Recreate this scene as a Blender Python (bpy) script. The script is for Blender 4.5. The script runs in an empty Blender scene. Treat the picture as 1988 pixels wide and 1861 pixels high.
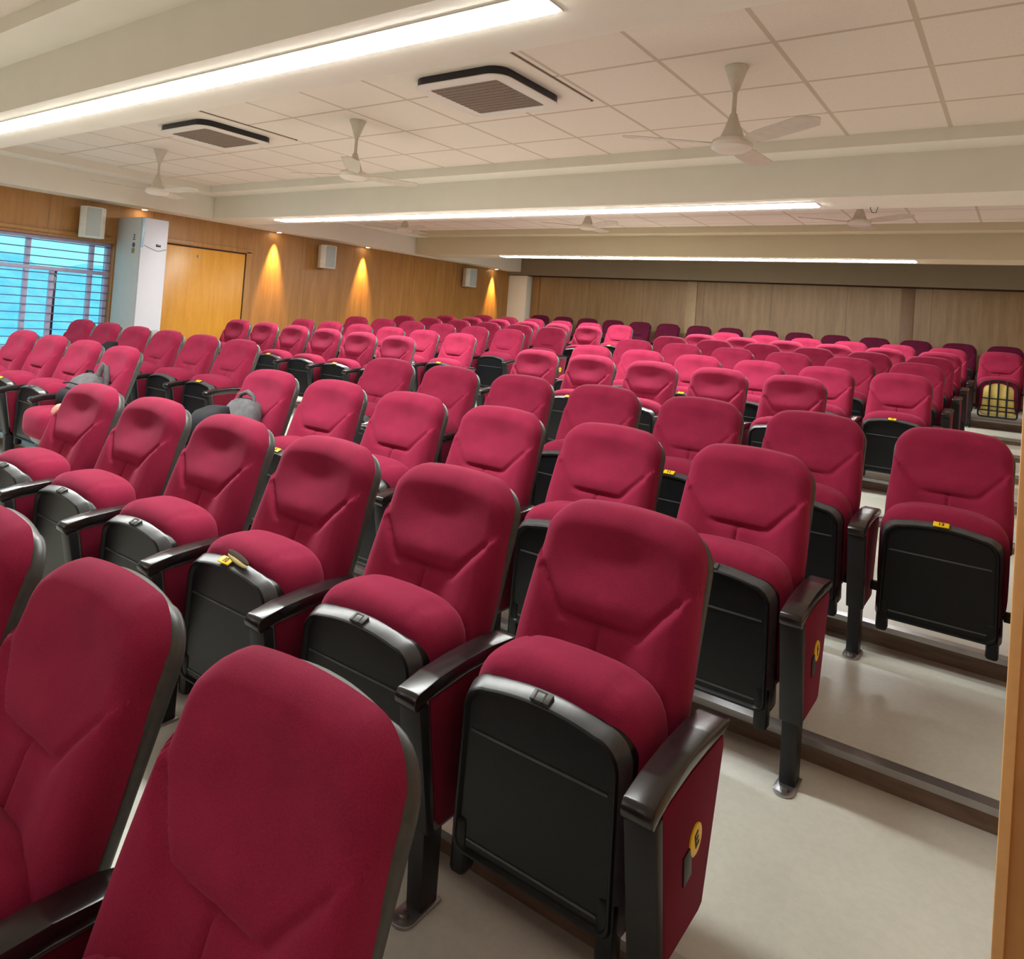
import bpy, bmesh, math, random
from mathutils import Vector, Matrix
random.seed(7)
C = bpy.context.scene.collection
Z0 = 1.445                      # camera height above the lowest floor
PI = math.pi

# ------------------------------------------------------------------ materials
def lin(r, g, b):
    f = lambda c: (c/255/12.92) if c/255 <= .04045 else ((c/255+.055)/1.055)**2.4
    return (f(r), f(g), f(b), 1)

class NT:
    def __init__(s, name):
        s.m = bpy.data.materials.new(name); s.m.use_nodes = True
        s.t = s.m.node_tree; s.b = s.t.nodes['Principled BSDF']; s.out = s.t.nodes['Material Output']
    def n(s, typ, **k):
        x = s.t.nodes.new(typ)
        for a, v in k.items(): setattr(x, a, v)
        return x
    def l(s, a, b): s.t.links.new(a, b)
    def coord(s, scale=(1, 1, 1)):
        tc = s.n('ShaderNodeTexCoord'); mp = s.n('ShaderNodeMapping'); mp.inputs['Scale'].default_value = scale
        s.l(tc.outputs['Object'], mp.inputs['Vector']); return mp.outputs['Vector']
    def noise(s, vec, scale, detail=3, rough=.55):
        x = s.n('ShaderNodeTexNoise'); x.inputs['Scale'].default_value = scale
        x.inputs['Detail'].default_value = detail; x.inputs['Roughness'].default_value = rough
        s.l(vec, x.inputs['Vector']); return x.outputs['Fac']
    def ramp(s, fac, stops):
        x = s.n('ShaderNodeValToRGB'); r = x.color_ramp
        while len(r.elements) < len(stops): r.elements.new(.5)
        for e, (p, c) in zip(r.elements, stops): e.position = p; e.color = c
        s.l(fac, x.inputs['Fac']); return x.outputs['Color']
    def math(s, op, a, b=None, c=None):
        x = s.n('ShaderNodeMath', operation=op)
        for i, v in enumerate((a, b, c)):
            if v is None: continue
            if isinstance(v, (int, float)): x.inputs[i].default_value = v
            else: s.l(v, x.inputs[i])
        return x.outputs[0]
    def mix(s, fac, a, b, mode='MIX'):
        x = s.n('ShaderNodeMix', data_type='RGBA', blend_type=mode)
        for i, v in ((0, fac), (6, a), (7, b)):
            if isinstance(v, (int, float)): x.inputs[i].default_value = v
            elif isinstance(v, tuple): x.inputs[i].default_value = v
            else: s.l(v, x.inputs[i])
        return x.outputs[2]
    def bump(s, h, strength, dist=.002):
        x = s.n('ShaderNodeBump'); x.inputs['Strength'].default_value = strength; x.inputs['Distance'].default_value = dist
        s.l(h, x.inputs['Height']); s.l(x.outputs[0], s.b.inputs['Normal'])
    def set(s, **k):
        for a, v in k.items():
            a = a.replace('_', ' ').title().replace('Ior', 'IOR')
            if isinstance(v, (int, float, tuple)): s.b.inputs[a].default_value = v
            else: s.l(v, s.b.inputs[a])
        return s

M = {}
def plain(key, col, rough=.5, spec=.5, metal=0, var=.06, scale=20):
    s = NT(key); v = s.coord(); f = s.noise(v, scale)
    lo = tuple(c*(1-var) for c in col[:3])+(1,); hi = tuple(min(1, c*(1+var)) for c in col[:3])+(1,)
    s.set(base_color=s.ramp(f, [(.3, lo), (.7, hi)]), roughness=rough, metallic=metal)
    s.b.inputs['Specular IOR Level'].default_value = spec
    M[key] = s.m; return s.m

def fabric(key, col, sheen=.2):
    s = NT(key); v = s.coord()
    big = s.noise(v, 9, 2); fine = s.noise(v, 420, 0)
    c = s.ramp(big, [(.25, tuple(x*.86 for x in col[:3])+(1,)), (.75, tuple(x*1.1 for x in col[:3])+(1,))])
    c = s.mix(.22, c, s.ramp(fine, [(.3, (.25, .25, .25, 1)), (.7, (1, 1, 1, 1))]), 'MULTIPLY')
    s.set(base_color=c, roughness=.92)
    s.b.inputs['Specular IOR Level'].default_value = .12
    s.b.inputs['Sheen Weight'].default_value = sheen; s.b.inputs['Sheen Roughness'].default_value = .45
    s.b.inputs['Sheen Tint'].default_value = (1, .30, .45, 1)
    s.bump(fine, .25, .0006); M[key] = s.m

fabric('red_fabric', (.285, .0185, .054, 1))
fabric('panel_fabric', (.15, .007, .022, 1), .15)
plain('black_plastic', (.006, .007, .008, 1), .34, .3, var=.2, scale=60)
plain('lip_plastic', (.055, .057, .060, 1), .32, .7, var=.2, scale=40)
plain('shell_plastic', (.060, .062, .058, 1), .40, .5, var=.15, scale=50)
plain('black_metal', (.010, .010, .012, 1), .45, .4)
plain('steel', (.42, .42, .43, 1), .3, .5, .9)
plain('yellow', lin(240, 200, 20), .4)
plain('dark_ink', lin(40, 32, 10), .6)
plain('foam', lin(196, 178, 120), .9, .1)
plain('old_foam', lin(226, 205, 125), .9, .1, var=.12, scale=8)
plain('ceil_paint', lin(224, 213, 196), .6, .2, var=.02, scale=3)
plain('beam_paint', lin(204, 190, 160), .8, .25, var=.02, scale=3)  # farthest beam: its weaker light is put into a darker tone
plain('taupe_paint', lin(132, 118, 96), .8, .25, var=.03, scale=3)  # back bulkhead: shade behind the last beam painted in as brown-grey
plain('edge_trim', lin(104, 102, 98), .4)
plain('white_paint', lin(228, 221, 204), .8, .25, var=.02, scale=3)
plain('cream_metal', lin(206, 197, 178), .45, .4)
plain('tower_white', lin(198, 197, 203), .45, .4, var=.01)
plain('ac_white', lin(220, 212, 199), .45, .4, var=.01)
plain('ac_grey', lin(186, 186, 182), .5, .4, var=.02)
plain('grille', lin(128, 112, 98), .7, .3, var=.15, scale=90)
plain('louver_black', lin(24, 22, 30), .4)
plain('speaker_white', lin(205, 200, 186), .5)
plain('speaker_mesh', lin(160, 165, 160), .7, .3, var=.1, scale=200)
plain('bag_grey', lin(92, 90, 92), .75, .3, var=.25, scale=30)
plain('bag_black', lin(22, 22, 28), .7, .3, var=.2, scale=30)
plain('beige_cloth', lin(215, 160, 140), .8, .2, var=.15, scale=25)
plain('pale_cloth', lin(205, 200, 205), .8, .2)
plain('window_frame', lin(170, 162, 190), .4)
plain('grill_bar', lin(84, 104, 140), .4)
plain('mirror_strip', lin(150, 175, 190), .25)
plain('display', lin(45, 42, 55), .2)
plain('sticker_green', lin(122, 124, 70), .5)
plain('sticker_dark', lin(70, 72, 84), .5)
plain('wood_strip', lin(150, 108, 62), .5)
plain('beige_strip', lin(166, 140, 106), .5)
plain('brown_strip', lin(124, 94, 66), .5)
plain('dark_gap', lin(50, 30, 12), .8)
plain('trim_light', lin(232, 176, 112), .5)  # partition's lit edge, its brightness put into a paler wood colour

def armrest_mat():
    s = NT('lacquer_wood'); v = s.coord((60, 6, 60)); f = s.noise(v, 1.5, 4)
    s.set(base_color=s.ramp(f, [(.3, (.006, .005, .005, 1)), (.7, (.018, .012, .012, 1))]), roughness=.25)
    s.b.inputs['Coat Weight'].default_value = .15; s.b.inputs['Coat Roughness'].default_value = .2
    M['lacquer_wood'] = s.m
armrest_mat()

def wood(key, lo, hi, axis='y', pitch=1.22, seam=True, rough=.42):
    s = NT(key)
    sc = {'y': (1, 5, .45), 'x': (5, 1, .45)}[axis]
    v = s.coord(sc); f = s.noise(v, 3.2, 6, .6)
    v2 = s.coord(tuple(k*9 for k in sc)); f2 = s.noise(v2, 3, 3)
    c = s.ramp(f, [(.3, lo), (.7, hi)])
    c = s.mix(.18, c, s.ramp(f2, [(.35, (.55, .5, .45, 1)), (.65, (1, 1, 1, 1))]), 'MULTIPLY')
    if seam:
        tc = s.n('ShaderNodeTexCoord'); sp = s.n('ShaderNodeSeparateXYZ'); s.l(tc.outputs['Object'], sp.inputs[0])
        p = s.math('PINGPONG', sp.outputs['Y' if axis == 'y' else 'X'], pitch/2)
        line = s.math('LESS_THAN', p, .004)
        c = s.mix(s.math('MULTIPLY', line, .55), c, (.05, .03, .015, 1))
    s.set(base_color=c, roughness=rough); M[key] = s.m
wood('wood_left', lin(148, 102, 50), lin(172, 124, 68))
wood('wood_back', lin(134, 106, 72), lin(158, 128, 92), 'x')
wood('wood_door', lin(196, 134, 40), lin(212, 152, 56), seam=False, rough=.35)
wood('wood_right', lin(190, 132, 70), lin(208, 150, 86), seam=False)

def tile_mat():
    s = NT('ceiling_tile'); tc = s.n('ShaderNodeTexCoord'); sp = s.n('ShaderNodeSeparateXYZ'); s.l(tc.outputs['Object'], sp.inputs[0])
    gx = s.math('PINGPONG', s.math('ADD', sp.outputs['X'], .45), .30)
    gy = s.math('PINGPONG', s.math('SUBTRACT', sp.outputs['Y'], 3.47), .305)
    g = s.math('MINIMUM', gx, gy)
    line = s.math('LESS_THAN', g, .0125); edge = s.math('LESS_THAN', g, .006)
    v = s.coord(); f = s.noise(v, 180, 2)
    c = s.ramp(f, [(.3, lin(220, 207, 190)), (.7, lin(230, 217, 200))])
    c = s.mix(line, c, lin(194, 178, 156)); 
    s.set(base_color=c, roughness=.9); s.bump(s.math('SUBTRACT', 1.0, line), .5, .004); M['ceiling_tile'] = s.m
tile_mat()

def floor_mat():
    s = NT('floor_vinyl'); v = s.coord(); f = s.noise(v, 1.3, 5, .6); g = s.noise(v, 55, 3)
    c = s.ramp(f, [(.3, lin(190, 189, 177)), (.7, lin(210, 209, 197))])
    c = s.mix(.12, c, s.ramp(g, [(.4, (.6, .6, .6, 1)), (.6, (1, 1, 1, 1))]), 'MULTIPLY')
    s.set(base_color=c, roughness=s.math('ADD', s.math('MULTIPLY', f, .2), .24)); M['floor_vinyl'] = s.m
    s = NT('riser_brown'); v = s.coord((1, 1, 8)); f = s.noise(v, 6, 4)
    s.set(base_color=s.ramp(f, [(.3, lin(98, 80, 66)), (.7, lin(128, 108, 92))]), roughness=.6); M['riser_brown'] = s.m
floor_mat()

def emit(key, col, strength):
    s = NT(key); s.set(base_color=(0, 0, 0, 1)); s.b.inputs['Emission Color'].default_value = col
    s.b.inputs['Emission Strength'].default_value = strength; M[key] = s.m
emit('led_strip', (.97, 1, .97, 1), 54)
emit('led_spot', (1, .85, .6, 1), 40)

def hill_mat():
    s = NT('hillside'); v = s.coord(); f = s.noise(v, 1.1, 8, .7)
    s.set(base_color=s.ramp(f, [(.3, (.22, .55, .80, 1)), (.7, (.45, .80, .92, 1))]), roughness=.9); M['hillside'] = s.m
    g = NT('window_glass'); tr = g.n('ShaderNodeBsdfTransparent'); gl = g.n('ShaderNodeBsdfGlossy'); gl.inputs['Roughness'].default_value = .05
    mx = g.n('ShaderNodeMixShader'); mx.inputs[0].default_value = .06; tr.inputs[0].default_value = (.78, .97, 1, 1)
    g.l(tr.outputs[0], mx.inputs[1]); g.l(gl.outputs[0], mx.inputs[2]); g.l(mx.outputs[0], g.out.inputs[0]); M['window_glass'] = g.m
hill_mat()

# ------------------------------------------------------------------ mesh helpers
def smooth(me, ang=35):
    for p in me.polygons: p.use_smooth = True
    me.set_sharp_from_angle(angle=math.radians(ang))
def mesh(name, bm, mats, ang=35):
    me = bpy.data.meshes.new(name); bmesh.ops.recalc_face_normals(bm, faces=bm.faces[:]); bm.to_mesh(me); bm.free()
    for m in (mats if isinstance(mats, (list, tuple)) else [mats]): me.materials.append(M[m])
    smooth(me, ang); return me
def link(name, me, parent=None, loc=(0, 0, 0), rot=(0, 0, 0)):
    o = bpy.data.objects.new(name, me); C.objects.link(o); o.location = loc; o.rotation_euler = rot
    if parent: o.parent = parent
    return o
def obj(name, bm, mats, parent=None, loc=(0, 0, 0), rot=(0, 0, 0), ang=35):
    return link(name, mesh(name, bm, mats, ang), parent, loc, rot)
def tag(o, label, cat, group=None):
    o['label'] = label; o['category'] = cat
    if group: o['group'] = group
    return o
def thing(name, label, cat, loc=(0, 0, 0), rot=(0, 0, 0), group=None):
    o = bpy.data.objects.new(name, None); C.objects.link(o); o.empty_display_size = .1
    o.location = loc; o.rotation_euler = rot; return tag(o, label, cat, group)
def struct(o): o['kind'] = 'structure'; return o

def box(bm, a, b, bev=0, mi=0, seg=2):
    a, b = [min(p, q) for p, q in zip(a, b)], [max(p, q) for p, q in zip(a, b)]
    v = [bm.verts.new((x, y, z)) for x in (a[0], b[0]) for y in (a[1], b[1]) for z in (a[2], b[2])]
    fs = [bm.faces.new([v[i] for i in q]) for q in ((0, 1, 3, 2), (4, 6, 7, 5), (0, 4, 5, 1), (2, 3, 7, 6), (0, 2, 6, 4), (1, 5, 7, 3))]
    for f in fs: f.material_index = mi
    if bev:
        es = list({e for f in fs for e in f.edges})
        r = bmesh.ops.bevel(bm, geom=es, offset=bev, segments=seg, affect='EDGES', profile=.5)
        for f in r['faces']: f.material_index = mi
    return fs
def prism(bm, pts, x0, x1, axis='x', bev=0, mi=0, seg=2):
    """polygon in the two other axes, extruded along axis"""
    def P(p, t): return {'x': (t, p[0], p[1]), 'y': (p[0], t, p[1]), 'z': (p[0], p[1], t)}[axis]
    A = [bm.verts.new(P(p, x0)) for p in pts]; B = [bm.verts.new(P(p, x1)) for p in pts]
    n = len(pts); fs = [bm.faces.new(A), bm.faces.new(B[::-1])]
    for i in range(n): fs.append(bm.faces.new((A[i], A[(i+1) % n], B[(i+1) % n], B[i])))
    for f in fs: f.material_index = mi
    if bev:
        bmesh.ops.recalc_face_normals(bm, faces=fs)
        es = list({e for f in fs for e in f.edges if e.calc_length() > bev*1.5})
        r = bmesh.ops.bevel(bm, geom=es, offset=bev, segments=seg, affect='EDGES', profile=.5, clamp_overlap=True)
        for f in r['faces']: f.material_index = mi
    return fs
def tube(bm, pts, r, n=8, mi=0, cap=True):
    pts = [Vector(p) for p in pts]; rings = []
    rr = r if isinstance(r, (list, tuple)) else [r]*len(pts)
    for i, p in enumerate(pts):
        d = (pts[min(i+1, len(pts)-1)]-pts[max(i-1, 0)]).normalized()
        u = d.orthogonal().normalized() if i == 0 else (u - d*u.dot(d)).normalized()
        w = d.cross(u)
        rings.append([bm.verts.new(p+rr[i]*(u*math.cos(2*PI*k/n)+w*math.sin(2*PI*k/n))) for k in range(n)])
    for a, b in zip(rings, rings[1:]):
        for k in range(n): bm.faces.new((a[k], a[(k+1) % n], b[(k+1) % n], b[k])).material_index = mi
    if cap:
        bm.faces.new(rings[0][::-1]).material_index = mi; bm.faces.new(rings[-1]).material_index = mi
def lathe(bm, prof, n=28, c=(0, 0, 0), mi=0):
    rings = [[bm.verts.new((c[0]+r*math.cos(2*PI*k/n), c[1]+r*math.sin(2*PI*k/n), c[2]+z)) for k in range(n)] for r, z in prof]
    for a, b in zip(rings, rings[1:]):
        for k in range(n): bm.faces.new((a[k], a[(k+1) % n], b[(k+1) % n], b[k])).material_index = mi
    bm.faces.new(rings[0][::-1]).material_index = mi; bm.faces.new(rings[-1]).material_index = mi
def loops(bm, layers, mi=0, cap0=True, cap1=True):
    L = [[bm.verts.new(p) for p in lay] for lay in layers]; n = len(L[0])
    for a, b in zip(L, L[1:]):
        for k in range(n): bm.faces.new((a[k], a[(k+1) % n], b[(k+1) % n], b[k])).material_index = mi
    if cap0: bm.faces.new(L[0][::-1]).material_index = mi
    if cap1: bm.faces.new(L[-1]).material_index = mi
    return L
def text_mesh(name, body, size, mat, extrude=.0006, bold=.0):
    cu = bpy.data.curves.new(name, 'FONT'); cu.body = body; cu.size = size; cu.extrude = extrude; cu.offset = bold
    cu.align_x = 'CENTER'; cu.align_y = 'CENTER'
    o = bpy.data.objects.new(name, cu); C.objects.link(o)
    me = bpy.data.meshes.new_from_object(o.evaluated_get(bpy.context.evaluated_depsgraph_get()))
    bpy.data.objects.remove(o); bpy.data.curves.remove(cu); me.name = name
    me.materials.clear(); me.materials.append(M[mat]); return me
def mesh_into(bm, me, mat4, mi):
    fo = set(bm.faces); vo = set(bm.verts)
    bm.from_mesh(me)
    for v in bm.verts:
        if v not in vo: v.co = mat4 @ v.co
    for f in bm.faces:
        if f not in fo: f.material_index = mi

# ------------------------------------------------------------------ layout numbers (camera at x=0, y=0)
ROWS = 'DEFGHIJKLMN'
RY = dict(zip(ROWS, (.672, 1.662, 2.647, 3.612, 5.474, 6.478, 7.447, 8.457, 9.470, 10.500, 12.411)))
RZ = dict(zip(ROWS, (-1.447, -1.366, -1.310, -1.240, -1.160, -1.104, -1.025, -.963, -.909, -.854, -.759)))
for k in RZ: RZ[k] += Z0
def colx(k): return -.792+.56*k-(.05 if k <= -8 else (.025 if k <= -6 else 0))
XL, XR, YF, YB = -9.20, 1.60, -5.0, 12.95
CEIL = 1.42+Z0; SOF = 1.05+Z0; LIP = 1.335+Z0

# ------------------------------------------------------------------ floor
bm = bmesh.new()
edges = [(r, RY[r]-.17) for r in ROWS]          # riser behind row r
ys = [YF]; zs = []
for r, e in edges[:-1]: zs.append(RZ[r]); ys.append(e)
zs.append(RZ['N']); ys.append(YB+.1)
for i, z in enumerate(zs):
    v = [bm.verts.new(p) for p in ((XL-.1, ys[i], z), (XR+.1, ys[i], z), (XR+.1, ys[i+1], z), (XL-.1, ys[i+1], z))]
    bm.faces.new(v)
    if i+1 < len(zs):
        z2 = zs[i+1]
        v = [bm.verts.new(p) for p in ((XL-.1, ys[i+1], z), (XR+.1, ys[i+1], z), (XR+.1, ys[i+1], z2), (XL-.1, ys[i+1], z2))]
        bm.faces.new(v).material_index = 1
me = bpy.data.meshes.new('floor'); bm.to_mesh(me); bm.free(); me.materials.append(M['floor_vinyl']); me.materials.append(M['riser_brown'])
struct(link('floor', me))
for i in range(1, len(zs)):                      # metal stair nosing on each step
    bm = bmesh.new(); y, z = ys[i], zs[i]
    prism(bm, [(y-.006, z-.018), (y-.006, z+.004), (y+.042, z+.004), (y+.042, z+.0005), (y-.001, z+.0005), (y-.001, z-.018)], XL, XR, 'x')
    struct(obj('trim_%d' % i, bm, 'steel'))

# ------------------------------------------------------------------ walls
# left wall with a window hole (y 1.9..4.34, z -.62..+.58) 
WY0, WY1, WZ0, WZ1 = -.6, 4.42, -.75+Z0, .575+Z0
bm = bmesh.new()
box(bm, (XL-.25, YF, -.1), (XL, WY0, SOF+.4)); box(bm, (XL-.25, WY1, -.1), (XL, YB+.2, SOF+.4))
box(bm, (XL-.25, WY0, -.1), (XL, WY1, WZ0)); box(bm, (XL-.25, WY0, WZ1), (XL, WY1, SOF+.4))
struct(obj('wall_left', bm, 'wood_left'))
bm = bmesh.new(); box(bm, (XL-.2, YB, -.1), (XR+.2, YB+.2, SOF+.4)); struct(obj('wall_back', bm, 'wood_back'))
bm = bmesh.new(); box(bm, (XR, 1.9, -.1), (XR+.2, YB+.2, CEIL)); box(bm, (XR, YF, -.1), (XR+.2, 1.9, CEIL)); struct(obj('wall_right', bm, 'wood_right'))
bm = bmesh.new(); box(bm, (XL-.2, YF-.2, -.1), (XR+.2, YF, CEIL)); struct(obj('wall_front', bm, 'wood_left'))
# wood-clad end of a partition close to the camera on the right
bm = bmesh.new(); box(bm, (.012, 1.74, -.02), (1.65, 1.86, CEIL), .004); box(bm, (.002, 1.728, -.02), (.022, 1.87, CEIL), .003, 1)
struct(obj('wall_partition', bm, ['wood_right', 'trim_light']))
# pillar in the back left corner
bm = bmesh.new(); box(bm, (XL, YB-.2, 0), (-8.72, YB+.05, SOF), .006); struct(obj('wall_pillar', bm, 'white_paint'))
# back wall strips
for i, (x0, x1, m) in enumerate([(-8.70, -8.52, 'wood_strip'), (-5.22, -5.02, 'beige_strip'), (-1.64, -1.46, 'brown_strip')]):
    bm = bmesh.new(); box(bm, (x0, YB-.02, .3), (x1, YB, SOF-.02), .003); struct(obj('trim_%d' % (20+i), bm, m))
# picture-rail line and pelmet above the window
bm = bmesh.new(); box(bm, (XL, YF, WZ1+.03), (XL+.03, 4.36, WZ1+.075), .004); struct(obj('trim_25', bm, 'wood_left'))

# ------------------------------------------------------------------ ceiling, beams, bulkheads
bm = bmesh.new(); box(bm, (XL-.2, YF-.2, CEIL), (XR+.2, YB+.2, CEIL+.12)); struct(obj('ceiling', bm, 'ceiling_tile'))
BEAMS = [(-2.00, -1.48), (1.77, 2.26), (5.50, 6.02), (9.42, 9.96)]
n = 30
for i, (y0, y1) in enumerate(BEAMS):
    bm = bmesh.new()
    # beam with a stepped plaster cornice in front and behind
    prism(bm, [(y0, SOF), (y1, SOF), (y1, LIP+.002), (y1+.26, LIP+.002), (y1+.26, CEIL), (y0-.26, CEIL), (y0-.26, LIP+.002), (y0, LIP+.002)], -8.875, XR, 'x')
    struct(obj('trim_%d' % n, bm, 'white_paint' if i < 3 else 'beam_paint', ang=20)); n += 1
bm = bmesh.new()
prism(bm, [(XL, SOF), (-8.88, SOF), (-8.88, LIP), (-8.58, LIP), (-8.58, CEIL), (XL, CEIL)], YF, YB, 'y'); struct(obj('trim_%d' % n, bm, 'white_paint', ang=20)); n += 1
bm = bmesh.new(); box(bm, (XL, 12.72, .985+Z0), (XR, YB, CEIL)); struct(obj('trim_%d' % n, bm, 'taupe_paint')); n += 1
bm = bmesh.new(); box(bm, (XL, YB-.2, .985+Z0-.012), (XR, YB, .985+Z0)); struct(obj('trim_%d' % n, bm, 'dark_gap')); n += 1

# ------------------------------------------------------------------ LED strips
for y, x0, x1, w, lab in ((1.945, -7.85, -1.325, .13, 'long white LED strip in the ceiling beam nearest the camera'),
                     (5.755, -7.80, -1.34, .18, 'long white LED strip in the middle ceiling beam'),
                     (9.66, -7.12, -1.10, .19, 'long white LED strip in the farthest ceiling beam')):
    t = thing('led_strip_light', lab, 'strip light', ((x0+x1)/2, y, SOF), group='LED strips in the ceiling beams')
    h = (x1-x0)/2
    bm = bmesh.new(); box(bm, (-h, -w/2, -.012), (h, w/2, -.002), .004, seg=2); obj('diffuser', bm, 'led_strip', t)
    bm = bmesh.new()
    box(bm, (-h-.01, -w/2-.008, -.006), (h+.01, -w/2-.001, -.0005)); box(bm, (-h-.01, w/2+.001, -.006), (h+.01, w/2+.008, -.0005))
    box(bm, (-h-.012, -w/2, -.006), (-h-.002, w/2, -.0005)); box(bm, (h+.002, -w/2, -.006), (h+.012, w/2, -.0005))
    obj('frame', bm, 'ac_white', t)
def area(name, loc, sx, sy, e, col=(1, .94, .95), rot=(0, 0, 0)):
    d = bpy.data.lights.new(name, 'AREA'); d.shape = 'RECTANGLE'; d.size = sx; d.size_y = sy; d.energy = e; d.color = col
    o = bpy.data.objects.new(name, d); C.objects.link(o); o.location = loc; o.rotation_euler = rot; return o
area('strip_lamp', (-4.5, -1.75, SOF-.02), 6.5, .14, 30)  # unseen fill lamp added behind the camera, at the next beam

# ------------------------------------------------------------------ cassette air conditioners
def rsq(h, r, z, n=6, k=.0):
    pts = []
    for cx, cy, a0 in ((h-r, h-r, 0), (-h+r, h-r, PI/2), (-h+r, -h+r, PI), (h-r, -h+r, 1.5*PI)):
        for i in range(n+1):
            a = a0+PI/2*i/n; pts.append((cx+r*math.cos(a), cy+r*math.sin(a), z))
    return pts
for x, y, lab in ((-2.765, 3.47, 'square ceiling air conditioner nearest the camera, right of the pair'), (-5.69, 3.49, 'square ceiling air conditioner on the left, farther from camera')):
    t = thing('ceiling_air_conditioner', lab, 'air conditioner', (x, y, CEIL), group='cassette air conditioners in the ceiling')
    bm = bmesh.new(); loops(bm, [rsq(.465, .02, -.001), rsq(.465, .02, -.010), rsq(.45, .02, -.014)]); obj('surround_plate', bm, 'ceil_paint', t)
    bm = bmesh.new()
    for a, b in (((-.472, -.472), (.472, -.467)), ((.467, -.472), (.472, .472)), ((-.472, .467), (.472, .472)), ((-.472, -.472), (-.467, .472))):
        box(bm, (a[0], a[1], -.006), (b[0], b[1], -.0005))
    obj('shadow_gap', bm, 'riser_brown', t)
    bm = bmesh.new(); loops(bm, [rsq(.335, .10, -.010), rsq(.335, .10, -.062)]); obj('louver', bm, 'louver_black', t)
    bm = bmesh.new(); loops(bm, [rsq(.325, .10, -.060), rsq(.345, .11, -.062), rsq(.345, .11, -.067), rsq(.33, .10, -.073), rsq(.27, .04, -.073), rsq(.26, .03, -.068)]); obj('face_panel', bm, 'ac_white', t)
    bm = bmesh.new(); loops(bm, [rsq(.25, .01, -.066), rsq(.25, .01, -.0695)])
    for i in range(11): box(bm, (-.25, -.25+.045*i+.02, -.0715), (.25, -.25+.045*i+.026, -.069))
    obj('intake_grille', bm, 'grille', t)

# ------------------------------------------------------------------ ceiling fans
def fan(x, y, zb, rot, lab, tilt=0):
    t = thing('ceiling_fan', lab, 'ceiling fan', (x, y, CEIL), (0, 0, math.radians(rot)), 'white ceiling fans')
    H = CEIL-(zb+Z0)
    bm = bmesh.new(); lathe(bm, [(.062, -.001), (.062, -.008), (.052, -.03), (.022, -.12), (.016, -.135)]); obj('canopy', bm, 'cream_metal', t)
    bm = bmesh.new(); lathe(bm, [(.012, -.10), (.012, -H+.15)], 14); obj('rod', bm, 'cream_metal', t)
    bm = bmesh.new(); lathe(bm, [(.018, -H+.17), (.030, -H+.13), (.062, -H+.045), (.068, -H+.035), (.050, -H+.03)]); obj('cone_cover', bm, 'cream_metal', t)
    bm = bmesh.new(); lathe(bm, [(.055, -H+.04), (.098, -H+.028), (.108, -H+.010), (.104, -H-.012), (.080, -H-.026), (.05, -H-.030)], 36); obj('motor', bm, 'ceil_paint', t)
    for k in range(3):
        bm = bmesh.new(); n = 10; rows = []
        for i in range(n+1):
            s = i/n; xr = .10+.47*s; w = .026+.030*min(1, s*4) + .010*s
            if s > .9: w *= math.sqrt(max(.05, 1-((s-.9)/.1)**2))
            tw = .20*(1-.3*s); zz = -H+.012+.012*s
            rows.append([(xr, -w, zz+w*tw), (xr, 0, zz+.004), (xr, w, zz-w*tw)])
        top = [[bm.verts.new(p) for p in r] for r in rows]; bot = [[bm.verts.new((p[0], p[1], p[2]-.004)) for p in r] for r in rows]
        for a in range(n):
            for b in range(2):
                bm.faces.new((top[a][b], top[a][b+1], top[a+1][b+1], top[a+1][b])); bm.faces.new((bot[a][b+1], bot[a][b], bot[a+1][b], bot[a+1][b+1]))
            for b in (0, 2): bm.faces.new((top[a][b], top[a+1][b], bot[a+1][b], bot[a][b]))
        for a in (0, n):
            for b in range(2): bm.faces.new((top[a][b], top[a][b+1], bot[a][b+1], bot[a][b]))
        obj('blade', bm, 'cream_metal', t, rot=(0, 0, 2*PI*k/3))
fan(-1.31, 3.72, 1.00, 90, 'white ceiling fan at right, nearest to the camera')
fan(-4.20, 3.72, 1.00, 75, 'white ceiling fan in the middle, between the two air conditioners')
fan(-7.04, 3.74, 1.00, 8, 'white ceiling fan at far left, near the window wall')
fan(-1.36, 7.55, 1.18, 90, 'partly hidden ceiling fan at right, beyond the middle beam')
fan(-4.35, 7.55, 1.18, 95, 'partly hidden ceiling fan beyond the centre of the middle beam')
fan(-7.36, 7.55, 1.18, 100, 'partly hidden ceiling fan at left, beyond the middle beam')
# hanging wire loop at the beam
bm = bmesh.new(); tube(bm, [(0, 0, 0), (.0, -.005, -.03), (.012, -.005, -.06), (.04, -.005, -.065), (.05, -.003, -.03), (.05, .0, 0)], .0025, 6)
tag(obj('dangling_wire', bm, 'black_metal', loc=(-1.0, 5.95, SOF+.02)), 'short loose wire loop hanging from the middle beam', 'wire')

# ------------------------------------------------------------------ left wall fittings
for y, lab in ((4.10, 'white wall speaker above the window'), (7.64, 'white wall speaker between the first two lit wall patches'), (11.25, 'white wall speaker nearest the back corner')):
    t = thing('wall_speaker', lab, 'speaker', (XL, y, .78+Z0), (0, 0, 0), 'white wall speakers')
    bm = bmesh.new(); prism(bm, [(.075, -.115), (.21, -.135), (.275, -.085), (.275, .085), (.21, .135), (.075, .115)], -.18, .18, 'z', .008); obj('cabinet', bm, 'speaker_white', t, rot=(0, 0, -.25))
    bm = bmesh.new(); box(bm, (.276, -.078, -.165), (.281, .078, .165), .002); obj('front_grille', bm, 'speaker_mesh', t, rot=(0, 0, -.25))
    bm = bmesh.new(); box(bm, (0, -.03, -.06), (.01, .03, .06), .002); tube(bm, [(0, 0, 0), (.09, 0, 0)], .014, 8); obj('bracket', bm, 'speaker_white', t)

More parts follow.
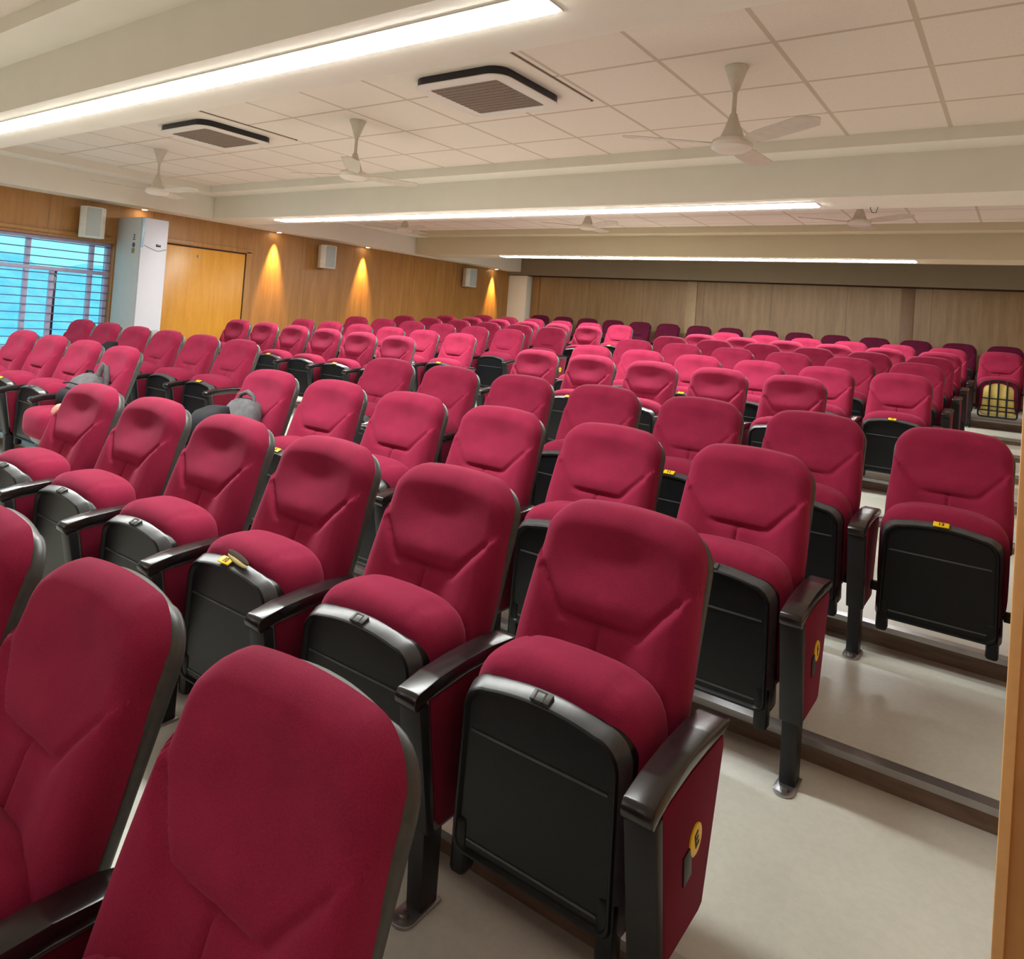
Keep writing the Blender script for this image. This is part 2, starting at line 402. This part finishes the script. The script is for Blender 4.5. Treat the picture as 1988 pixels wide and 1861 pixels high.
# tall floor standing air conditioner
zf = RZ['H']
t = thing('floor_air_conditioner', 'tall white floor-standing air conditioner between window and orange door', 'air conditioner', (-8.90, 4.60, zf))
AH = .90+Z0-zf
bm = bmesh.new(); box(bm, (-.29, -.17, 0), (.27, .16, AH), .012); obj('cabinet', bm, 'ac_grey', t)
bm = bmesh.new(); box(bm, (.27, -.165, .02), (.295, .155, AH-.005), .008); obj('front_cover', bm, 'tower_white', t)
bm = bmesh.new(); box(bm, (.294, -.13, .30), (.299, .135, .72), .002)
for i in range(20): box(bm, (.298, -.125, .31+.02*i), (.301, .13, .316+.02*i))
obj('lower_grille', bm, 'speaker_mesh', t)
bm = bmesh.new(); box(bm, (.290, -.172, AH-.36), (.302, -.140, AH-.01), .002); obj('edge_strip', bm, 'mirror_strip', t)
bm = bmesh.new(); box(bm, (.295, .015, AH-.335), (.299, .075, AH-.305), .001); obj('display', bm, 'display', t)
bm = bmesh.new(); tube(bm, [(.298, -.125, AH-.335), (.299, -.01, AH-.375), (.299, .045, AH-.385), (.299, .10, AH-.372), (.298, .15, AH-.355)], .006, 6); obj('trim_line', bm, 'speaker_mesh', t)
bm = bmesh.new(); box(bm, (.10, -.1725, AH-.435), (.165, -.1695, AH-.375)); obj('energy_sticker', bm, 'sticker_green', t)
bm = bmesh.new()
lathe(bm, [(.030, -.002), (.030, .002)], 20)
for v in bm.verts: v.co = Vector((v.co.x+.135, -.1712+v.co.z, v.co.y+AH-.335))
box(bm, (.11, -.1725, AH-.275), (.16, -.1695, AH-.262)); box(bm, (.115, -.1725, AH-.25), (.158, -.1695, AH-.238)); box(bm, (.125, -.1725, AH-.228), (.15, -.1695, AH-.205))
obj('side_label', bm, 'sticker_dark', t)
bm = bmesh.new(); box(bm, (.05, -.0, 0), (.1, .02, .01)); bm.free()

# orange door
bm = bmesh.new(); box(bm, (XL, 5.04, zf), (XL+.012, 6.24, .655+Z0), .003); d = struct(obj('door_1', bm, 'wood_door'))
bm = bmesh.new()
for a, b in (((5.015, zf), (5.035, .675+Z0)), ((6.243, zf), (6.258, .675+Z0)), ((5.015, .657+Z0), (6.258, .675+Z0))): box(bm, (XL-.001, a[0], a[1]), (XL+.004, b[0], b[1]))
obj('door_gap', bm, 'dark_gap', d)
bm = bmesh.new(); box(bm, (XL-.001, 6.26, zf), (XL+.018, 6.34, .70+Z0), .004); box(bm, (XL-.001, 4.93, .677+Z0), (XL+.018, 6.34, .74+Z0), .004); obj('door_frame', bm, 'wood_left', d)
bm = bmesh.new(); lathe(bm, [(.016, 0), (.016, .012), (.010, .018)], 16)
for v in bm.verts: v.co = Vector((XL+.012+v.co.z, 5.52+v.co.x, .55+Z0+v.co.y))
obj('door_viewer', bm, 'steel', d)

# window: frames, panes, security bars
W = bpy.data.objects.new('window_1', None); C.objects.link(W); W.location = (XL-.12, 0, 0); struct(W)
FR = .045
zT = .20+Z0
bm = bmesh.new()
for y in (WY0+.02, .60, 1.40, 2.10, 2.85, 3.52, 4.21, WY1-.02): box(bm, (-.03, y-FR/2, WZ0), (.03, y+FR/2, WZ1), .004)
for z in (WZ0+.02, zT, WZ1-.02): box(bm, (-.032, WY0, z-FR/2), (.032, WY1, z+FR/2), .004)
obj('window_frame', bm, 'window_frame', W)
bm = bmesh.new(); box(bm, (-.02, 3.765, WZ0), (.02, 3.815, zT), .003); box(bm, (-.02, 2.30, WZ0), (.02, 2.35, zT), .003); obj('sash_stile', bm, 'window_frame', W)
bm = bmesh.new(); box(bm, (-.055, 3.82, WZ0), (-.035, 3.865, zT), .003); obj('sash_gap', bm, 'display', W)
bm = bmesh.new(); box(bm, (-.052, WY0, WZ0), (-.048, WY1, WZ1)); obj('window_pane', bm, 'window_glass', W)
for i in range(14):
    bm = bmesh.new(); z = WZ0+.06+.093*i; tube(bm, [(.05, WY0, z), (.05, WY1, z)], .006, 6); obj('security_bar', bm, 'grill_bar', W)
# what lies outside
bm = bmesh.new(); N = 60
top = []; bot = []; random.seed(3)
for i in range(N+1):
    y = -30+60*i/N; h = 2.0+.6*math.sin(i*.5)+.5*random.random()
    top.append(bm.verts.new((-40-random.random(), y, Z0+h-.6))); bot.append(bm.verts.new((-24, y, -4)))
for i in range(N): bm.faces.new((top[i], top[i+1], bot[i+1], bot[i]))
struct(obj('hillside', bm, 'hillside'))

# downlights in the left soffit
for y, lab in ((4.70, 'small warm downlight above the floor-standing air conditioner'), (6.72, 'small warm downlight just right of the orange door'),
               (8.50, 'small warm downlight right of the second wall speaker'), (12.15, 'small warm downlight at the back left corner')):
    t = thing('downlight', lab, 'downlight', (-9.105, y, SOF), group='downlights washing the wood wall')
    bm = bmesh.new(); lathe(bm, [(.045, -.0005), (.045, -.006), (.034, -.010), (.032, -.004)], 24); obj('rim', bm, 'ac_white', t)
    bm = bmesh.new(); lathe(bm, [(.028, -.0045), (.028, -.011)], 20); obj('lamp', bm, 'led_spot', t)
    d = bpy.data.lights.new('downlight_beam', 'SPOT'); d.energy = 420; d.color = (1, .64, .20); d.spot_size = math.radians(38); d.spot_blend = .9; d.shadow_soft_size = .02
    o = bpy.data.objects.new('downlight_beam', d); C.objects.link(o); o.location = (-9.115, y, SOF-.02); o.rotation_euler = (0, math.radians(6), 0)

# ------------------------------------------------------------------ chair meshes (origin: floor under the top of the back; front is -y)
def ss(a, b, x):
    t = max(0, min(1, (x-a)/(b-a))); return t*t*(3-2*t)
def yb(z): return -.020-(.66-z)*.33          # plane between cushion and shell
def segd(px, pz, a, b):
    dx, dz = b[0]-a[0], b[1]-a[1]; t = max(0, min(1, ((px-a[0])*dx+(pz-a[1])*dz)/(dx*dx+dz*dz)))
    return math.hypot(px-a[0]-t*dx, pz-a[1]-t*dz)
SEAM = [(-.185, .742), (-.105, .655), (.105, .655), (.185, .742)]
def backrest_bm():
    bm = bmesh.new(); NX, NZ = 64, 72; z0 = .47; r = .085
    def ztop(x, hw):
        z = .915-.020*(x/.2)**2; q = abs(x)-(hw-r)
        return z if q <= 0 else z-r+math.sqrt(max(0, r*r-q*q))
    F, B = [], []
    for j in range(NZ+1):
        s = j/NZ; v = math.sin(s*PI/2)**1.15 if s > 0 else 0
        v = .35*s+.65*v
        fr, br = [], []
        for i in range(NX+1):
            q = -1+2*i/NX; u = .55*q+.45*math.sin(q*PI/2)
            hw = .229-.012*ss(.6, .9, z0+v*.44)
            x = u*hw; zt = ztop(x, hw); z = z0+v*(zt-z0)
            e = min(hw-abs(x), zt-z)
            if abs(x) > hw-r and z > .9-2*r:
                cx, cz = hw-r, ztop(hw-r, hw)-r
                if z > cz: e = min(e, r-math.hypot(abs(x)-cx, z-cz))
            e = max(0, e)
            R = .052; k = min(e/R, 1); d = .010+.052*math.sqrt(max(0, 1-(1-k)**2))
            sd = min(segd(x, z, a, b) for a, b in zip(SEAM, SEAM[1:])); vd = segd(x, z, (0, .655), (0, .47))
            zs_ = .655 if abs(x) < .105 else .655+(abs(x)-.105)*1.09
            below = ss(zs_+.006, zs_-.006, z)
            d -= .011*math.exp(-(sd/.009)**2)*ss(0, .03, e)
            d -= .008*math.exp(-(vd/.006)**2)*below
            d += below*(.018*ss(.06, .16, abs(x))-.004)
            d -= .017*math.exp(-(x/.13)**2-((z-.805)/.055)**2)        # head hollow
            d += .010*math.exp(-(x/.14)**2-((z-.70)/.035)**2)*(1-below)
            y = yb(z)
            fr.append(bm.verts.new((x, y-d, z))); br.append(bm.verts.new((x, y+.004, z)) if i in (0, NX) or j in (0, NZ) else None)
        F.append(fr); B.append(br)
    for j in range(NZ):
        for i in range(NX): bm.faces.new((F[j][i], F[j][i+1], F[j+1][i+1], F[j+1][i]))
    for j in range(NZ):
        for i in (0, NX): bm.faces.new((F[j][i], F[j+1][i], B[j+1][i], B[j][i]))
    for i in range(NX):
        for j in (0, NZ): bm.faces.new((F[j][i], F[j][i+1], B[j][i+1], B[j][i]))
    rim = [B[0][i] for i in range(NX+1)]+[B[j][NX] for j in range(1, NZ+1)]+[B[NZ][i] for i in range(NX-1, -1, -1)]+[B[j][0] for j in range(NZ-1, 0, -1)]
    bm.faces.new(rim[::-1])
    return bm
def outline(hwt, hwb, zt, zb, r, arch, rb=.03, n=8, m=12):
    pts = []                                     # counter clockwise seen from -y: start bottom left
    def arc(cx, cz, rr, a0, a1):
        for i in range(n+1):
            a = a0+(a1-a0)*i/n; pts.append((cx+rr*math.cos(a), cz+rr*math.sin(a)))
    arc(-hwb+rb, zb+rb, rb, PI, 1.5*PI); arc(hwb-rb, zb+rb, rb, 1.5*PI, 2*PI)
    arc(hwt-r, zt-arch-r, r, 0, PI/2)
    for i in range(1, m):
        x = (hwt-r)*(1-2*i/m); pts.append((x, zt-arch*(x/(hwt-r))**2))
    arc(-hwt+r, zt-arch-r, r, PI/2, PI)
    return pts
def inset(pts, k, hw, zt, zb):
    cz = (zt+zb)/2; hz = (zt-zb)/2
    return [(x*(1-k/hw), cz+(z-cz)*(1-k/hz)) for x, z in pts]
def shell_bm():
    bm = bmesh.new(); o = outline(.223, .223, .905, .40, .088, .02); f = lambda k: inset(o, k, .223, .905, .40)
    L = []
    for k, dy in ((.016, -.008), (.003, -.002), (0, .008), (0, .024), (.006, .034), (.020, .041), (.05, .044)):
        L.append([(x, yb(z)+.004+dy, z) for x, z in f(k)])
    loops(bm, L); return bm
def pan_bm():
    bm = bmesh.new(); o = outline(.208, .214, .578, .16, .062, .016); f = lambda k: inset(o, k, .2, .578, .16)
    L = [[(x, y, z) for x, z in f(k)] for k, y in ((.012, -.262), (0, -.268), (0, -.298), (.002, -.304), (.013, -.333), (.017, -.338), (.022, -.338), (.027, -.328))]
    LL = loops(bm, L); band = set(LL[3])|set(LL[4])|set(LL[2])
    for f_ in bm.faces:
        if all(v in band for v in f_.verts): f_.material_index = 1
    for s in (-1, 1): box(bm, (s*.206, -.334, .118), (s*.164, -.285, .25), .012)
    for z, w in ((.445, .172), (.205, .165)): box(bm, (-w, -.3305, z-.003), (w, -.327, z+.003), .001, 1)
    return bm
def cushion_bm():
    bm = bmesh.new(); NU, NV = 40, 28; cy, cz, hx, hy, hz = -.202, .405, .224, .106, .221
    sg = lambda t, e: math.copysign(abs(t)**e, t)
    rings = []
    for j in range(NV+1):
        ph = -PI/2+PI*j/NV; ring = []
        for i in range(NU):
            th = 2*PI*i/NU
            x = hx*sg(math.cos(ph), .42)*sg(math.cos(th), .40); y = hy*sg(math.cos(ph), .50)*sg(math.sin(th), .62); z = hz*sg(math.sin(ph), .42)
            if z > 0: z -= .022*(x/hx)**2*z/hz
            if z > -.05:
                g = .006*math.exp(-((abs(x)-.138-.1*(y+.02))/.006)**2); L = math.sqrt(y*y+z*z)+1e-6; y -= g*y/L; z -= g*z/L
            ring.append(bm.verts.new((x, cy+y, cz+z)))
        rings.append(ring)
    for a, b in zip(rings, rings[1:]):
        for k in range(NU): bm.faces.new((a[k], a[(k+1) % NU], b[(k+1) % NU], b[k]))
    bmesh.ops.remove_doubles(bm, verts=bm.verts[:], dist=.0005)
    return bm
def arm_bm(s=1):
    bm = bmesh.new()
    P = [(-.428, .488), (-.440, .500), (-.442, .516), (-.432, .530), (-.36, .5445), (-.26, .5525), (-.16, .553), (-.07, .545), (-.035, .535), (-.030, .518), (-.06, .514), (-.16, .519), (-.26, .518), (-.36, .510), (-.405, .500)]
    prism(bm, P, s*.249, s*.3125, 'x', .005, seg=2); return bm
def panel_bm(s=1):
    bm = bmesh.new()
    P = [(-.398, .508), (-.26, .519), (-.05, .516), (-.045, .49), (-.128, .185), (-.150, .178), (-.325, .178), (-.345, .20)]
    prism(bm, P, s*.258, s*.304, 'x', .0, mi=1)
    q = [((y+.215)*.925-.215, (z-.35)*.945+.35) for y, z in P]
    for a, b in ((.3035, .309), (.2585, .253)): prism(bm, q, s*a, s*b, 'x', .002, mi=0)
    return bm
def leg_bm(s=1):
    bm = bmesh.new()
    prism(bm, [(-.425, .497), (-.392, .497), (-.340, .19), (-.366, .19)], s*.249, s*.3135, 'x', .004)
    prism(bm, [(-.368, .24), (-.300, .24), (-.300, .004), (-.356, .004)], s*.258, s*.304, 'x', .003)
    return bm
def foot_bm(s=1):
    bm = bmesh.new(); c = s*.281
    P = [(c-.030, -.29), (c+.030, -.29)]+[(c+.030*math.cos(a), -.385-.030*math.sin(a)) for a in [PI*i/10 for i in range(11)]]
    prism(bm, P, 0.0005, .008, 'z', .002)
    lathe(bm, [(.011, .007), (.011, .016), (.006, .018)], 10, (c, -.388, 0)); return bm
def rod_bm():
    bm = bmesh.new(); tube(bm, [(-.244, -.235, .262), (.25, -.235, .262)], .011, 10); box(bm, (-.244, -.25, .245), (-.214, -.22, .28), .004); box(bm, (.214, -.25, .245), (.25, -.22, .28), .004); return bm
fabric('dark_red_fabric', (.11, .010, .034, 1), .15)  # darker, more purple version of the red fabric, back row only
ME = {'backrest': mesh('backrest', backrest_bm(), 'red_fabric', 60), 'back_shell': mesh('back_shell', shell_bm(), 'shell_plastic', 50),
      'seat_pan': mesh('seat_pan', pan_bm(), ['black_plastic', 'lip_plastic'], 40), 'seat_cushion': mesh('seat_cushion', cushion_bm(), 'red_fabric', 70),
      'hinge_rod': mesh('hinge_rod', rod_bm(), 'black_metal')}
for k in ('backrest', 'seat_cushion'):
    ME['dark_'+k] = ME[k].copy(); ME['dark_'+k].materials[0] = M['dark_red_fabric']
for s, k in ((1, 'R'), (-1, 'L')):
    ME['armrest'+k] = mesh('armrest', arm_bm(s), 'lacquer_wood', 40); ME['side_panel'+k] = mesh('side_panel', panel_bm(s), ['panel_fabric', 'edge_trim'])
    ME['leg'+k] = mesh('leg', leg_bm(s), 'black_metal'); ME['foot_plate'+k] = mesh('foot_plate', foot_bm(s), 'steel')
def clip_bm():
    bm = bmesh.new(); box(bm, (-.024, -.004, -.013), (.024, .004, .013), .002)
    for x in (-.016, .006): box(bm, (x, -.0048, -.013), (x+.004, .0048, .010), mi=1)
    box(bm, (-.016, -.0048, .008), (.010, .0048, .011), mi=1)
    return bm
ME['number_clip'] = mesh('number_clip', clip_bm(), ['shell_plastic', 'dark_ink'])
def number_me(n):
    k = 'num%d' % n
    if k not in ME:
        bm = bmesh.new(); box(bm, (-.027, -.0025, -.013), (.027, .0025, .013), .0015)
        t = text_mesh('t', str(n), .022, 'dark_ink', .0005, .0006)
        mesh_into(bm, t, Matrix.Translation((0, -.0029, 0)) @ Matrix.Rotation(PI/2, 4, 'X'), 1); bpy.data.meshes.remove(t)
        ME[k] = mesh('number_plate', bm, ['yellow', 'dark_ink'])
    return ME[k]
def letter_me(ch):
    k = 'let'+ch
    if k not in ME:
        bm = bmesh.new(); lathe(bm, [(.031, 0), (.031, .003), (.029, .004)], 32)
        t = text_mesh('t', ch, .042, 'dark_ink', .0006, .0012)
        mesh_into(bm, t, Matrix.Translation((0, 0, .0042)) @ Matrix.Rotation(math.radians(20), 4, 'Z'), 1); bpy.data.meshes.remove(t)
        rot = Matrix(((0, 0, 1, 0), (1, 0, 0, 0), (0, 1, 0, 0), (0, 0, 0, 1)))
        for v in bm.verts: v.co = rot @ v.co
        ME[k] = mesh('row_letter', bm, ['yellow', 'dark_ink'])
    return ME[k]
bm = bmesh.new(); box(bm, (0, -.020, -.030), (.004, .020, .030), .001); ME['latch'] = mesh('panel_latch', bm, 'black_metal')

ORD = ['rightmost', 'second from right', 'third from right', 'fourth from right', 'fifth from right', 'leftmost']
ROWN = {'D': 'nearest row', 'E': 'row tagged E', 'F': 'row tagged F', 'G': 'row just before the cross aisle', 'H': 'first row behind the cross aisle', 'I': 'second row behind the cross aisle',
        'J': 'third row behind the cross aisle', 'K': 'fourth row behind the cross aisle', 'L': 'fifth row behind the cross aisle', 'M': 'sixth row behind the cross aisle', 'N': 'back row along the wall'}
NUMS = {('E', -2), ('F', -4), ('G', 1), ('G', -1), ('G', -8), ('F', -10), ('I', 0), ('H', -11), ('H', -9), ('I', -8), ('I', -3), ('M', -8), ('H', -4)}
CLIPS = {('E', 0), ('E', -1), ('E', -3), ('E', -4), ('F', 0), ('E', -5), ('F', -1), ('F', -9)}
DOWN = {('F', -8), ('F', -5), ('G', -11)}
LETT = {('E', 0): 'E', ('F', 0): 'F', ('G', -8): 'G', ('K', -8): 'K'}
SPECIAL = {('E', -2): 'red tip-up chair with torn seat edge showing foam, row tagged E', ('M', 1): 'lone red chair with stripped seat showing yellow foam behind black bars',
           ('F', -8): 'red chair with lowered seat holding a grey backpack, left block', ('F', -5): 'red chair with lowered seat under a grey and black bag, right block leftmost',
           ('G', -11): 'red chair with lowered seat holding a dark bag, near the window'}
PR = Matrix.Rotation(PI/2, 3, 'X')
def chair(row, k, label, left_end=False, right_end=True, tiny=False):
    x = colx(k)+{'D': -.035, 'E': -.008}.get(row, 0); t = thing('auditorium_chair', label, 'chair', (x, RY[row], RZ[row]), group='red tip-up auditorium chairs')
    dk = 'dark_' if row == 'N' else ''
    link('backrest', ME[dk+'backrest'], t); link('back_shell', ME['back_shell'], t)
    dn = (row, k) in DOWN
    kw = {}
    if row == 'D': kw = dict(loc=(0, .01, -.055))
    if dn:
        p = Vector((0, -.2975, .3675)); loc = p-PR @ p-Vector((0, -.02, .075)); kw = dict(loc=loc, rot=(PI/2, 0, 0))
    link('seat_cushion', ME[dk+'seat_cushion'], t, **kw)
    if (row, k) != ('M', 1): pan = link('seat_pan', ME['seat_pan'], t, **kw)
    n = 12+k if k >= -5 else 14+k
    if (row, k) in NUMS: link('number_plate', number_me(n), pan, (-.022 if (row, k) == ('E', -2) else 0, -.3225, .5765), (math.radians(-62), 0, 0))
    if (row, k) in CLIPS: link('number_clip', ME['number_clip'], pan, (0, -.3205, .573), (math.radians(-64), 0, 0))
    link('hinge_rod', ME['hinge_rod'], t)
    for side in ('R', 'L'):
        if side == 'L' and not left_end: continue
        link('armrest', ME['armrest'+side], t); sp = link('side_panel', ME['side_panel'+side], t)
        lg = link('leg', ME['leg'+side], t); link('foot_plate', ME['foot_plate'+side], lg)
        if side == 'R' and (row, k) in LETT:
            link('row_letter', letter_me(LETT[row, k]), sp, (.309, -.205, .36)); link('panel_latch', ME['latch'], sp, (.3085, -.243, .328), (math.radians(8), 0, 0))
    if (row, k) == ('E', -2):
        def leaf(hx, hy, hz, c, rx, name, m):
            bm = bmesh.new(); bmesh.ops.create_uvsphere(bm, u_segments=20, v_segments=10, radius=1)
            mt = Matrix.Translation(c) @ Matrix.Rotation(rx, 4, 'X') @ Matrix.Rotation(.16, 4, 'Y') @ Matrix.Diagonal((hx, hy, hz, 1))
            bmesh.ops.transform(bm, matrix=mt, verts=bm.verts[:])
            return obj(name, bm, m, t, ang=80)
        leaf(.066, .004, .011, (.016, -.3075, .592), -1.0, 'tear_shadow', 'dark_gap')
        leaf(.062, .006, .011, (.022, -.313, .585), -1.0, 'exposed_foam', 'foam')['label'] = 'tan foam bulging from torn cover'
    if (row, k) == ('M', 1):
        bm = bmesh.new(); o = outline(.165, .175, .565, .17, .07, .02); f = lambda q: inset(o, q, .17, .565, .17)
        loops(bm, [[(xx, y, z) for xx, z in f(q)] for q, y in ((0, -.262), (0, -.285), (.02, -.305), (.06, -.312))]); obj('foam_pad', bm, 'old_foam', t)['label'] = 'yellow bare foam pad'
        bm = bmesh.new(); o = outline(.185, .19, .58, .15, .07, .02, n=4, m=6)
        pts = [(xx, -.312, z) for xx, z in o]; tube(bm, pts+[pts[0]], .010, 8)
        for xx in (-.085, 0, .085): box(bm, (xx-.009, -.328, .15), (xx+.009, -.313, .575), .002)
        for z in (.365, .275, .225): box(bm, (-.185, -.331, z-.007), (.185, -.318, z+.007), .002)
        obj('seat_frame', bm, 'black_metal', t)['label'] = 'black bars of the stripped seat frame'
    return t

LAYOUT = {'D': [0, -1, -2, -3, -4], 'E': list(range(0, -6, -1)), 'F': list(range(0, -6, -1)), 'G': list(range(1, -6, -1)), 'H': list(range(-1, -6, -1))}
LEFT = list(range(-8, -14, -1))
for r in ROWS:
    right = LAYOUT.get(r, list(range(0, -6, -1)))
    if r == 'N':
        allc = list(range(1, -14, -1)); names = ['rightmost', 'second', 'third', 'fourth', 'fifth', 'sixth', 'seventh', 'eighth', 'ninth', 'tenth', 'eleventh', 'twelfth', 'thirteenth', 'fourteenth', 'leftmost']
        for i, k in enumerate(allc):
            lab = 'dark maroon chair in the back row along the wood wall, ' + (names[i] if i in (0, 14) else names[i]+' from right')
            chair(r, k, lab, left_end=(k == -13))
        continue
    left = [] if r in 'DE' else ([-8, -9, -10, -11] if r == 'F' else LEFT)
    for blk, cols in (('right block', right), ('left block', left)):
        nn = len(cols)
        for i, k in enumerate(cols):
            if (r, k) in SPECIAL: lab = SPECIAL[r, k]
            else:
                pos = ['rightmost', 'second from right', 'third from right', 'fourth from right', 'fifth from right', 'sixth from right', 'seventh from right'][i]
                lab = 'red chair, %s, %s, %s' % (pos, blk, ROWN[r]) if r not in 'DE' else 'red chair, %s in the %s' % (pos, ROWN[r])
            chair(r, k, lab, left_end=(i == nn-1))
chair('M', 1, SPECIAL['M', 1])

# ------------------------------------------------------------------ bags
def blob(bm, pts_r, n=32, mi=0, sq=.7):
    """stack of rounded rings: (cx, cy, z, rx, ry)"""
    sg = lambda t: math.copysign(abs(t)**sq, t); L = []
    for cx, cy, z, rx, ry in pts_r: L.append([(cx+rx*sg(math.cos(2*PI*i/n)), cy+ry*sg(math.sin(2*PI*i/n)), z) for i in range(n)])
    loops(bm, L, mi)
x, y, z = colx(-8), RY['F'], RZ['F']
t = thing('backpack', 'grey backpack slumped on a lowered red seat in the left block', 'bag', (x-.03, y-.20, z+.445), (0, 0, .15), 'bags left on the seats')
bm = bmesh.new(); blob(bm, [(0, 0, .0, .10, .07), (0, 0, .01, .125, .10), (0, 0, .10, .135, .105), (.0, .01, .18, .13, .095), (.0, .03, .235, .11, .075), (.0, .05, .265, .07, .045), (0, .05, .275, .03, .02)], 36); obj('bag_body', bm, 'bag_grey', t, ang=80)
bm = bmesh.new(); blob(bm, [(0, -.10, .02, .08, .02), (0, -.115, .04, .10, .035), (0, -.115, .12, .10, .035), (0, -.10, .165, .085, .02)], 32); obj('front_pocket', bm, 'bag_black', t, ang=80)
bm = bmesh.new(); tube(bm, [(.06, .05, .24), (.075, .06, .30), (.085, .075, .345), (.10, .085, .33), (.115, .085, .24), (.12, .07, .12)], .02, 8); obj('shoulder_strap', bm, 'bag_grey', t, ang=80)
bm = bmesh.new(); tube(bm, [(-.05, .03, .25), (-.03, .035, .29), (.02, .04, .29), (.04, .045, .25)], .008, 8); obj('handle', bm, 'bag_black', t, ang=80)
bm = bmesh.new(); tube(bm, [(-.10, -.085, .20), (0, -.105, .215), (.10, -.08, .20)], .005, 6); obj('zip', bm, 'bag_black', t)

x = colx(-5)
t = thing('shoulder_bag', 'grey and black bag resting on a lowered seat beside the left aisle', 'bag', (x+.0, y-.20, z+.50), (0, 0, .1), 'bags left on the seats')
bm = bmesh.new(); blob(bm, [(0, 0, 0, .11, .07), (0, 0, .01, .14, .09), (0, .02, .10, .145, .085), (.01, .05, .18, .13, .065), (.01, .07, .235, .10, .04), (.01, .075, .255, .06, .02)], 36); obj('bag_body', bm, 'bag_grey', t, ang=80)
bm = bmesh.new(); tube(bm, [(-.04, .06, .225), (-.03, .065, .275), (.02, .07, .295), (.07, .07, .275), (.09, .065, .21)], [.010, .013, .014, .013, .010], 8); obj('handle', bm, 'bag_grey', t, ang=80)
bm = bmesh.new(); blob(bm, [(-.06, -.13, .0, .10, .07), (-.06, -.13, .02, .125, .09), (-.06, -.12, .12, .12, .085), (-.05, -.10, .185, .10, .07), (-.04, -.07, .215, .06, .04)], 36); obj('black_flap', bm, 'bag_black', t, ang=80)

x, y, z = colx(-11), RY['G'], RZ['G']
bm = bmesh.new(); blob(bm, [(0, 0, 0, .10, .08), (0, 0, .02, .13, .10), (0, .02, .18, .125, .09), (0, .06, .27, .10, .06), (.02, .08, .315, .06, .03)], 20)
tag(obj('dark_bag', bm, 'bag_black', None, (x-.02, y-.27, z+.445), ang=80), 'dark bag on a seat, just peeking above the red backrests near the window', 'bag', 'bags left on the seats')
x, y, z = colx(-8), RY['F'], RZ['F']
bm = bmesh.new(); blob(bm, [(0, 0, 0, .03, .025), (0, 0, .01, .045, .035), (.005, 0, .05, .042, .032), (.02, 0, .085, .028, .022), (.03, 0, .10, .012, .01)], 16)
tag(obj('beige_pouch', bm, 'beige_cloth', None, (x+.155, y-.44, z+.455), (0, .25, 0), ang=80), 'small beige pouch lying on the lowered red seat', 'pouch')

# ------------------------------------------------------------------ light from outside and the rest of the hall
w = bpy.data.worlds.new('World'); bpy.context.scene.world = w; w.use_nodes = True
bg = w.node_tree.nodes['Background']; bg.inputs[0].default_value = (.50, .93, 1, 1); bg.inputs[1].default_value = 1.1

# ------------------------------------------------------------------ camera
f, cx, cy = 1408.2, 995.7, 591.6
yaw, pitch, roll = .616951, .021558, -.074826
fwd = Vector((-math.sin(yaw)*math.cos(pitch), math.cos(yaw)*math.cos(pitch), math.sin(pitch)))
right = Vector((math.cos(yaw), math.sin(yaw), 0)); down = fwd.cross(right)
r2 = right*math.cos(roll)+down*math.sin(roll); d2 = -right*math.sin(roll)+down*math.cos(roll)
cam = bpy.data.cameras.new('camera'); co = bpy.data.objects.new('camera', cam); C.objects.link(co)
m = Matrix((( r2.x, -d2.x, -fwd.x, 0), (r2.y, -d2.y, -fwd.y, 0), (r2.z, -d2.z, -fwd.z, Z0), (0, 0, 0, 1)))
co.matrix_world = m
cam.sensor_fit = 'HORIZONTAL'; cam.sensor_width = 36; cam.lens = f/1988*36
cam.shift_x = (994-cx)/1988; cam.shift_y = -(930.5-cy)/1988; cam.clip_start = .02; cam.clip_end = 200
sc = bpy.context.scene; sc.camera = co
sc.view_settings.view_transform = 'Standard'; sc.view_settings.look = 'None'; sc.view_settings.exposure = .28
sc.cycles.use_fast_gi = True; sc.cycles.fast_gi_method = 'ADD'; w.light_settings.ao_factor = .155; w.light_settings.distance = 1.75
sc.cycles.use_light_tree = False; sc.cycles.max_bounces = 5; sc.cycles.diffuse_bounces = 3; sc.cycles.glossy_bounces = 2; sc.cycles.adaptive_threshold = .025; sc.cycles.transparent_max_bounces = 6
sc.cycles.caustics_reflective = False; sc.cycles.caustics_refractive = False; sc.cycles.sample_clamp_indirect = 6
